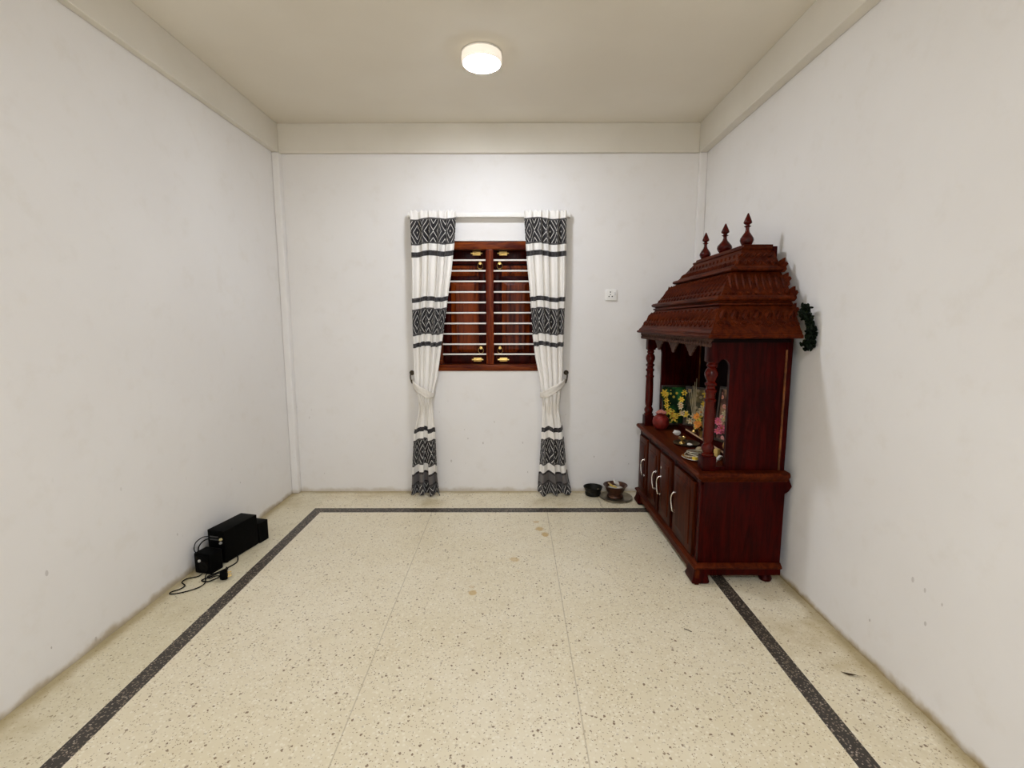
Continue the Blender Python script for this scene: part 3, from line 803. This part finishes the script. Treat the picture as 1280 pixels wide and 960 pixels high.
M_leaf = plain('dark green leaves', (.008, .034, .007), .5, 0, .5, 60, spec=.2)
M_yel = plain('yellow petals', (.62, .43, .03), .6, 0, .15, 60)
M_org = plain('orange petals', (.60, .20, .01), .6, 0, .2, 60)
M_pink = plain('pink petals', (.55, .09, .15), .6, 0, .25, 60)
M_palep = plain('cream petals', (.52, .42, .24), .6, 0, .2, 60)
def flower(bm, c, r, dirv, mat, n=6):
    d = Vector(dirv).normalized(); q = d.to_track_quat('Z', 'Y').to_matrix().to_4x4()
    for i in range(n):
        a = 2 * PI * i / n
        M = q @ Matrix.Rotation(a, 4, 'Z') @ Matrix.Translation((r * .55, 0, r * .12)) @ Matrix.Rotation(-.35, 4, 'Y')
        blob(bm, c, (r * .5, r * .27, r * .08), 1, M=M, mat=mat)
    blob(bm, Vector(c) + d * r * .12, r * .2, 1, mat=2)
def flower_part(parent, mats, *a):
    b = NB(); flower(b, *a); return obj('flower', b, mats, parent, smooth=True)
def leafb(bm, c, l, w, M, mat=0): blob(bm, c, (w, l, w * .15), 1, M=M, mat=mat)
def garland(label, pts, petals, nfl, seed, out=(-1, 0, 0)):
    out = Vector(out)
    rnd = random.Random(seed)
    root = thing('flower_garland', label, 'garland', pts[len(pts) // 2], 'flower garlands inside the shrine')
    bm = NB()
    tube(bm, pts, .0035, 6)
    P = catmull(pts, 10)
    for i in range(0, len(P)):
        for _ in range(2):
            M = Matrix.Rotation(rnd.uniform(0, 6.3), 4, 'X') @ Matrix.Rotation(rnd.uniform(-.6, .6), 4, 'Z')
            leafb(bm, P[i] + Vector((rnd.uniform(-.012, .004), rnd.uniform(-.012, .012), rnd.uniform(-.012, .012))), rnd.uniform(.020, .040), .011, M)
    for i in range(nfl):
        p = P[int((i + .5) / nfl * len(P))]
        flower_part(root, [M_yel, petals, M_org], p + out * .022 + Vector((rnd.uniform(-.012, .012), rnd.uniform(-.010, .006), rnd.uniform(-.02, .02))), rnd.uniform(.020, .032), out * 1.5 + Vector((rnd.uniform(-.7, 0), rnd.uniform(-.8, 0), rnd.uniform(-.2, .5))), rnd.randint(0, 1), 6)
    obj('leaves', bm, M_leaf, root, smooth=True)
garland('green leaf garland with yellow flowers draped over the far framed print', [(1.125, 3.525, .905), (1.125, 3.505, .82), (1.150, 3.495, .745), (1.205, 3.485, .715), (1.265, 3.485, .755), (1.290, 3.50, .83), (1.300, 3.515, .90)], M_yel, 15, 3, (0, -1, 0))
gt, go = Vector((-.7071, .7071, 0)), Vector((-.7071, -.7071, 0))
garland('cream and yellow flower garland hanging over the pale corner print', [tuple(Vector((1.300, 3.325, zz)) + gt * ss + go * oo) for ss, zz, oo in ((.085, .91, .028), (.090, .83, .036), (.065, .765, .046), (.0, .735, .050), (-.055, .77, .046), (-.075, .84, .036), (-.075, .90, .028))], M_palep, 16, 9, tuple(go))

# round red pot by the far post
pot = thing('water_pot', 'round red clay pot beside the far post of the shrine', 'pot', (1.082, 3.450, .622))
bm = NB(); lathe(bm, [(.030, .622), (.044, .632), (.056, .655), (.060, .680), (.054, .705), (.038, .722), (.030, .728), (.036, .738), (.033, .739), (.026, .728), (.004, .720)], (1.082, 3.450, 0), 28)
obj('body', bm, plain('red brown clay', (.16, .014, .010), .4, 0, .35, 25, spec=.2), pot, smooth=True)
pm = [plain('faded pink petals', (.50, .17, .14), .7, 0, .25, 60), M_pink, M_org]
for i in range(7): flower_part(pot, pm, (1.082 + .022 * math.cos(i * .9), 3.450 + .022 * math.sin(i * .9), .745 + .004 * (i % 3)), .020, (math.cos(i * .9) * .5 - .3, math.sin(i * .9) * .5 - .3, 1), 0, 6)
# crumpled paper
def crumple(name, label, cat, c, r, mat, seed, sub=2, jit=.25):
    random.seed(seed); bm = NB(); blob(bm, (c[0], c[1], c[2] + r[2] * .9), r, sub, jit)
    return tag(obj(name, bm, mat, origin=c), label, cat)
M_paper = plain('white paper', (.72, .69, .62), .7, 0, .1, 60)
crumple('paper_scrap', 'crumpled white paper between the red pot and the dark tray', 'paper', (1.14, 3.27, .621), (.022, .034, .016), M_paper, 3, 2, .3)
# oil lamp tray
tray = thing('lamp_tray', 'dark round tray with a small brass oil lamp, on the shrine shelf', 'tray', (1.105, 2.99, .622))
bm = NB(); lathe(bm, [(.004, .6225), (.055, .6225), (.075, .630), (.082, .637), (.079, .638), (.055, .627), (.004, .626)], (1.105, 2.99, 0), 32); obj('plate', bm, M_olddark, tray, smooth=True)
lampo = thing('oil_lamp', 'small brass oil lamp standing on the dark tray', 'oil lamp', (1.085, 3.01, .628))
bm = NB(); lathe(bm, [(.018, .6275), (.016, .634), (.007, .642), (.009, .650), (.022, .658), (.024, .668), (.020, .669), (.014, .662), (.003, .660)], (1.085, 3.01, 0), 20); obj('bowl', bm, M_brass, lampo, smooth=True)
bm = NB(); tube(bm, [(1.085, 3.01, .662), (1.075, 3.002, .668), (1.062, 2.992, .676)], .002, 6); obj('wick', bm, M_paper, lampo)
crumple('paper_scrap', 'small folded white paper lying on the dark tray', 'paper', (1.115, 2.955, .627), (.016, .024, .008), M_paper, 8, 1, .2)
# silver plate with a heaped chain
pl = thing('offering_plate', 'shallow silver plate at the near end of the shrine shelf', 'plate', (1.060, 2.668, .622))
bm = NB(); lathe(bm, [(.004, .6225), (.060, .6225), (.080, .630), (.092, .636), (.090, .6375), (.062, .627), (.004, .626)], (1.060, 2.668, 0), 36); obj('dish', bm, M_silver, pl, smooth=True)
bm = NB(); rnd = random.Random(4); pts = []
for i in range(46):
    a = i * .62; r = .058 * (1 - .25 * math.sin(i * .37)); pts.append((1.055 + r * math.cos(a) + rnd.uniform(-.006, .006), 2.675 + r * math.sin(a) + rnd.uniform(-.006, .006), .636 + .022 * abs(math.sin(i * .21)) + .0008 * i * .3))
tube(bm, pts, .0024, 5, True, per=4)
tag(obj('bead_chain', bm, plain('silvery beads', (.55, .50, .38), .35, .6, .2, 90), origin=(1.055, 2.675, .634), smooth=True), 'silvery bead chain heaped on the silver plate', 'chain')
crumple('yellow_blossom', 'yellow flower head on the edge of the silver plate', 'flower', (1.020, 2.618, .630), (.015, .017, .010), M_yel, 5, 2, .2)
crumple('cotton_ball', 'tan cotton tuft behind the silver plate', 'cotton', (1.115, 2.80, .621), (.024, .026, .020), plain('tan cotton', (.36, .27, .16), .85, 0, .2, 60), 6, 2, .15)
# flowers and oddments behind the near post
fl = thing('flower_sprig', 'pink and orange flower sprig standing behind the near post', 'flowers', (1.215, 2.70, .6645))
bm = NB(); rnd = random.Random(12)
bl = NB(); lathe(bl, [(.020, .6645), (.024, .680), (.018, .70), (.014, .712), (.018, .718), (.012, .716), (.004, .70)], (1.250, 2.74, 0), 16); obj('vase', bl, M_brass, fl, smooth=True)
for i in range(16):
    top = Vector((1.240 + rnd.uniform(-.035, .03), 2.735 + rnd.uniform(-.06, .06), .75 + rnd.uniform(0, .15)))
    tube(bm, [(1.250, 2.74, .70), (1.248, 2.738 + (top.y - 2.738) * .4, .73), top], .0016, 5)
    flower_part(fl, [M_pink, M_palep, M_org], top, rnd.uniform(.016, .026), (-.6, -1, .5), [0, 0, 1][i % 3], 7)
obj('stems', bm, M_leaf, fl)
of = thing('flower_sprig', 'yellow and orange flower sprig in a brass cup, in front of the pale corner print', 'flowers', (1.225, 3.04, .6645))
bm = NB()
bl = NB(); lathe(bl, [(.018, .6645), (.022, .690), (.026, .705), (.023, .705), (.016, .690), (.004, .68)], (1.225, 3.04, 0), 16); obj('cup', bl, M_brass, of, smooth=True)
for i in range(9):
    top = Vector((1.215 + rnd.uniform(-.03, .03), 3.04 + rnd.uniform(-.045, .045), .715 + rnd.uniform(0, .08)))
    tube(bm, [(1.225, 3.04, .69), (1.224, 3.04 + (top.y - 3.04) * .4, .71), top], .0016, 5)
    flower_part(of, [M_yel, M_org, M_org], top, rnd.uniform(.016, .026), (-.8, -.6, .6), [1, 0, 1][i % 3], 7)
obj('stems', bm, M_leaf, of)
rnd = random.Random(21)
for i in range(5):
    if i == 0: inc = thing('incense_holder', 'thin incense sticks fanned in a small holder before the pale corner print', 'incense', (1.225, 3.175, .6645))
    bm = NB(); tube(bm, [(1.225, 3.175, .672), (1.215 - .006 * i, 3.15 + .014 * i, 1.03 - .025 * i)], .0017, 5, False)
    obj('stick', bm, plain('incense stick %d' % i, (.40, .33, .20), .7), inc)
bm = NB(); lathe(bm, [(.018, .6645), (.016, .672), (.008, .680), (.004, .681)], (1.225, 3.175, 0), 14); obj('base', bm, M_brass, inc, smooth=True)
bm = NB(); Mx = Matrix.Translation((1.178, 2.700, .6215)) @ Matrix.Rotation(.5, 4, 'Z')
box(bm, -.014, .014, -.012, .012, 0, .052, .002, M=Mx); tag(obj('matchbox', bm, plain('yellow card', (.62, .42, .12), .6), origin=(1.178, 2.700, .6215), smooth=True), 'small yellow box standing just behind the near post', 'box')
for q, (x, y, r, lab) in enumerate(((1.165, 2.650, .4, 'folded white paper packet leaning beside the small yellow box'), (1.130, 2.618, -.7, 'smaller white paper packet close behind the near post'))):
    bm = NB(); Mx = Matrix.Translation((x, y, .6215)) @ Matrix.Rotation(r, 4, 'Z') @ Matrix.Rotation(.35, 4, 'X')
    prism(bm, [(-.020, 0), (.014, .002), (.022, .024), (.004, .030), (-.012, .018)], 'y', -.006, .006)
    bmesh.ops.transform(bm, matrix=Mx, verts=bm.verts)
    tag(obj('paper_packet', bm, M_paper, origin=(x, y, .6215)), lab, 'paper', 'white packets in the shrine')

# dried garland hanging between roof and wall
bm = NB(); rnd = random.Random(2)
P = catmull([(1.425, 2.372, 1.475), (1.432, 2.362, 1.430), (1.444, 2.354, 1.385), (1.450, 2.352, 1.34), (1.448, 2.352, 1.305), (1.442, 2.353, 1.285)], 10)
tube(bm, P, .006, 6, False)
for i, p in enumerate(P):
    t = i / (len(P) - 1); sp = .006 + .016 * abs(math.sin(t * PI * 2.6 + .2))
    for _ in range(5):
        o = Vector((rnd.uniform(-1, .9) * sp * 1.1, rnd.uniform(-1, 1) * sp, rnd.uniform(-1, 1) * sp))
        q = p + o; q.x = min(q.x, 1.463)
        M = Matrix.Rotation(rnd.uniform(0, 6.3), 4, 'X') @ Matrix.Rotation(rnd.uniform(-.5, .5), 4, 'Y')
        blob(bm, q, (.008, .017, .006), 1, M=M)
tag(obj('leaf_garland', bm, plain('dried dark leaves', (.0035, .007, .0022), .5, 0, .5, 60, spec=.08), origin=tuple(P[0]), smooth=True), 'dark dried leaf garland hanging off the back corner of the shrine roof', 'garland')

# ------------------------------------------------------------------ bowls by the back wall
bw = thing('bowl', 'small black bowl on the floor beside the right curtain', 'bowl', (.652, 3.772, 0))
bm = NB(); lathe(bm, [(.050, .0), (.061, .004), (.064, .022), (.060, .034), (.066, .048), (.074, .064), (.078, .072), (.073, .073), (.062, .050), (.050, .034), (.004, .030)], (.652, 3.772, 0), 36)
obj('body', bm, plain('soot black iron', (.010, .009, .006), .45, .2, .3, 30, spec=.2), bw, smooth=True)
bm = NB(); lathe(bm, [(.0035, 0), (.011, .004), (.012, .010), (.004, .014)], (.690, 3.742, .048), 12)
tag(obj('pebble', bm, plain('tan lump', (.38, .30, .18), .7), origin=(.690, 3.742, .050), smooth=True), 'small tan lump lying in the small black bowl', 'lump')
pt_ = thing('tray', 'round dull metal tray on the floor under the brown pot', 'tray', (.825, 3.705, 0))
bm = NB(); lathe(bm, [(.004, .001), (.105, .001), (.124, .008), (.130, .014), (.127, .016), (.106, .006), (.004, .005)], (.825, 3.705, 0), 48)
obj('dish', bm, plain('dull aluminium', (.30, .25, .17), .34, .85, .25, 12), pt_, smooth=True)
bp = thing('incense_pot', 'brown flared pot of ash and paper standing on the metal tray', 'pot', (.820, 3.712, .006))
bm = NB(); lathe(bm, [(.050, .0055), (.062, .008), (.066, .016), (.063, .026), (.054, .034), (.056, .044), (.066, .054), (.074, .072), (.080, .088), (.090, .104), (.096, .108), (.090, .109), (.076, .100), (.066, .082), (.004, .076)], (.820, 3.712, 0), 40)
obj('body', bm, plain('old copper', (.085, .034, .018), .35, .5, .4, 20), bp, smooth=True)
bm = NB(); lathe(bm, [(.064, .078), (.050, .088), (.020, .093), (.003, .094)], (.820, 3.712, 0), 24); obj('ash', bm, plain('pale ash', (.50, .46, .38), .9, 0, .3, 40, .4), bp, smooth=True, label='pale grey ash fill')
def card(c, sx, sy, th, rot, mat, name, label, cat, grp=None):
    bm = NB(); M = Matrix.Translation(c) @ Matrix.Rotation(rot[2], 4, 'Z') @ Matrix.Rotation(rot[1], 4, 'Y') @ Matrix.Rotation(rot[0], 4, 'X')
    box(bm, -sx / 2, sx / 2, -sy / 2, sy / 2, -th / 2, th / 2, .002, M=M)
    tag(obj(name, bm, mat, origin=c, smooth=True), label, cat, grp)
card((.832, 3.735, .118), .050, .040, .012, (.5, .55, .3), M_paper, 'paper_packet', 'white folded packet standing up in the brown pot', 'paper')
card((.800, 3.700, .100), .060, .010, .008, (.1, .25, -.5), M_yel, 'banana_peel', 'yellow strip lying across the brown pot', 'strip')
card((.785, 3.730, .104), .052, .012, .008, (.2, .3, -.9), plain('tan husk', (.42, .27, .14), .7), 'husk_strip', 'tan husk strip at the left rim of the brown pot', 'strip')

# ------------------------------------------------------------------ black electronics by the left wall
ang = -.232                                    # turned slightly from the wall
def local(cx_, cy_): return Matrix.Translation((cx_, cy_, 0)) @ Matrix.Rotation(ang, 4, 'Z')
ML = local(-1.705, 2.786)
A = thing('electronics_box', 'tallest and longest of the black boxes on the floor by the left wall', 'box', (-1.705, 2.786, 0), 'black electronics boxes by the left wall')
def ob(name, bm, m, par, M, smooth=True, label=None):
    bmesh.ops.transform(bm, matrix=M, verts=bm.verts); return obj(name, bm, m, par, smooth=smooth, label=label)
bm = NB(); box(bm, -.058, .058, -.128, .128, .004, .198, .004); ob('case', bm, M_blackm, A, ML)
bm = NB(); box(bm, -.052, .052, -.1305, -.127, .010, .192, .002); e_ = ob('end_plate', bm, M_black, A, ML)
for z in (.160, .143):
    bm = NB(); box(bm, -.040, .018, -.1325, -.130, z - .004, z + .004, .001); ob('slot', bm, plain('grey slot', (.045, .044, .042), .4), A, ML)
bm = NB()
lathe(bm, [(.008, 0), (.008, -.010), (.004, -.016)], (.040, -.130, .150), 12, 'y'); ob('yellow_jack', bm, plain('pale yellow jack', (.45, .38, .18), .4), A, ML, True, 'pale yellow jack plug')
bm = NB(); lathe(bm, [(.007, 0), (.007, -.010), (.004, -.014)], (.038, -.130, .128), 12, 'y'); ob('white_jack', bm, plain('grey white jack', (.32, .31, .29), .4), A, ML, True, 'greyish white jack plug')
for sx in (-.045, .045):
    for sy in (-.11, .11):
        bm = NB(); lathe(bm, [(.008, 0), (.008, .005)], (sx, sy, 0), 10); ob('rubber_foot', bm, M_cable, A, ML)
MB_ = local(-1.657, 2.956)
B = thing('electronics_box', 'low plain black box behind the tallest black box', 'box', (-1.657, 2.956, 0), 'black electronics boxes by the left wall')
bm = NB(); box(bm, -.052, .052, -.038, .040, 0, .132, .004); ob('case', bm, M_blackm, B, MB_)
bm = NB(); box(bm, -.046, .046, .039, .042, .006, .126, .002); ob('grille', bm, M_black, B, MB_)
MC = local(-1.730, 2.580)
C_ = thing('electronics_box', 'small black box with a white knob, nearest the viewer', 'box', (-1.730, 2.580, 0), 'black electronics boxes by the left wall')
bm = NB(); box(bm, -.055, .055, -.048, .040, 0, .118, .010, seg=3); ob('case', bm, M_black, C_, MC)
bm = NB(); box(bm, -.046, .046, -.0505, -.047, .010, .108, .003); ob('front_plate', bm, M_blackm, C_, MC)
bm = NB(); lathe(bm, [(.008, 0), (.008, -.006), (.005, -.009)], (-.012, -.050, .078), 14, 'y'); ob('knob', bm, plain('pale knob', (.48, .46, .42), .4), C_, MC, True, 'pale round knob')
bm = NB(); lathe(bm, [(.030, 0), (.030, -.003), (.022, -.001), (.008, -.004)], (.012, -.050, .045), 20, 'y'); ob('speaker_cone', bm, M_cable, C_, MC)
# cables
zc_ = .0045
bm = NB()
tube(bm, [(-1.735, 2.525, .012), (-1.745, 2.50, zc_), (-1.790, 2.475, zc_), (-1.795, 2.44, zc_), (-1.755, 2.405, zc_), (-1.760, 2.37, zc_), (-1.785, 2.345, zc_), (-1.778, 2.325, zc_), (-1.735, 2.335, zc_), (-1.690, 2.365, zc_), (-1.665, 2.40, zc_), (-1.668, 2.44, zc_), (-1.70, 2.49, .006), (-1.71, 2.52, .010)], .0030, 8)
tag(obj('loose_cable', bm, M_cable, origin=(-1.74, 2.44, zc_), smooth=True), 'thin black cable looped over the floor in front of the small box', 'cable')
pw = thing('power_cable', 'black power cable ending in a round black plug on the floor', 'cable', (-1.60, 2.50, 0))
bm = NB()
tube(bm, [(-1.650, 2.715, .020), (-1.634, 2.69, zc_), (-1.622, 2.65, zc_), (-1.640, 2.59, zc_), (-1.672, 2.53, zc_), (-1.69, 2.495, .006), (-1.665, 2.475, .008), (-1.640, 2.49, .012), (-1.60, 2.475, .020)], .0034, 8)
tube(bm, [(-1.650, 2.60, zc_), (-1.625, 2.565, .010), (-1.66, 2.50, .010), (-1.700, 2.46, zc_), (-1.66, 2.445, zc_), (-1.625, 2.46, .012), (-1.600, 2.470, .022)], .0034, 8)
obj('cord', bm, M_cable, pw, smooth=True)
bm = NB(); Mp = Matrix.Translation((-1.583, 2.475, .027)) @ Matrix.Rotation(.5, 4, 'Z')
lathe(bm, [(.004, -.024), (.020, -.022), (.026, -.012), (.027, .006), (.025, .014), (.004, .016)], (0, 0, 0), 20, 'x', M=None)
bmesh.ops.transform(bm, matrix=Mp, verts=bm.verts); pg = obj('plug', bm, M_black, pw, smooth=True)
bm = NB()
for q in ((0, .011), (.010, -.008), (-.010, -.008)): lathe(bm, [(.0028, .014), (.0028, .032), (.001, .034)], (0, q[0], q[1]), 8, 'x')
bmesh.ops.transform(bm, matrix=Mp, verts=bm.verts); obj('pins', bm, M_brass, pg, smooth=True, label='brass plug pins')
bm = NB()
tube(bm, [(-1.77, 2.655, .165), (-1.785, 2.62, .175), (-1.795, 2.575, .165), (-1.790, 2.55, .135), (-1.770, 2.545, .108)], .0028, 8)
tube(bm, [(-1.765, 2.653, .155), (-1.775, 2.61, .158), (-1.782, 2.58, .140), (-1.775, 2.56, .116)], .0034, 8)
tag(obj('link_cable', bm, M_cable, origin=(-1.77, 2.60, .15), smooth=True), 'black cables arching between the tallest black box and the small one', 'cable')

# ------------------------------------------------------------------ litter on the floor
bm = NB(); lf = [(1.318, 1.772), (1.335, 1.760), (1.362, 1.752), (1.385, 1.742), (1.362, 1.745), (1.335, 1.747)]
A_ = [bm.verts.new((x, y, .002 + .006 * math.sin(i * 1.1) ** 2)) for i, (x, y) in enumerate(lf)]; bm.faces.new(A_)
bmesh.ops.solidify(bm, geom=bm.faces[:], thickness=.0015)
tag(obj('dry_leaf', bm, plain('dry brown leaf', (.10, .065, .03), .8), origin=(1.35, 1.755, 0)), 'dry brown leaf scrap on the floor by the right wall', 'leaf')
bm = NB(); tube(bm, [(.785, 2.045, .002), (.80, 2.035, .0025), (.812, 2.022, .002)], .0016, 6)
tag(obj('twig', bm, plain('dark twig', (.05, .03, .02), .8), origin=(.80, 2.035, 0)), 'tiny dark twig on the open floor left of the dark stripe', 'twig')

# ------------------------------------------------------------------ camera, world, view
cam = bpy.data.cameras.new('camera'); co = link(bpy.data.objects.new('camera', cam)); S.camera = co
cam.sensor_fit = 'HORIZONTAL'; cam.sensor_width = 36; cam.lens = 36 * 600 / 1280; cam.clip_start = .02
pitch, yaw, roll = .1282, .0019, -.0013
F = Vector((-math.sin(yaw) * math.cos(pitch), math.cos(yaw) * math.cos(pitch), -math.sin(pitch)))
Rr = Vector((math.cos(yaw), math.sin(yaw), 0)); U = Rr.cross(F)
R2_ = Rr * math.cos(roll) + U * math.sin(roll); U2 = -Rr * math.sin(roll) + U * math.cos(roll)
M = Matrix(((R2_.x, U2.x, -F.x), (R2_.y, U2.y, -F.y), (R2_.z, U2.z, -F.z))).to_4x4(); M.translation = (0, 0, 1.4)
co.matrix_world = M
w = bpy.data.worlds.new('world'); S.world = w; w.use_nodes = True
w.node_tree.nodes['Background'].inputs[0].default_value = (.02, .022, .03, 1)
S.view_settings.view_transform = 'Standard'; S.view_settings.look = 'None'
S.view_settings.exposure = 0.0; S.view_settings.gamma = 1; S.view_settings.use_curve_mapping = False
S.cycles.max_bounces = 12; S.cycles.diffuse_bounces = 8
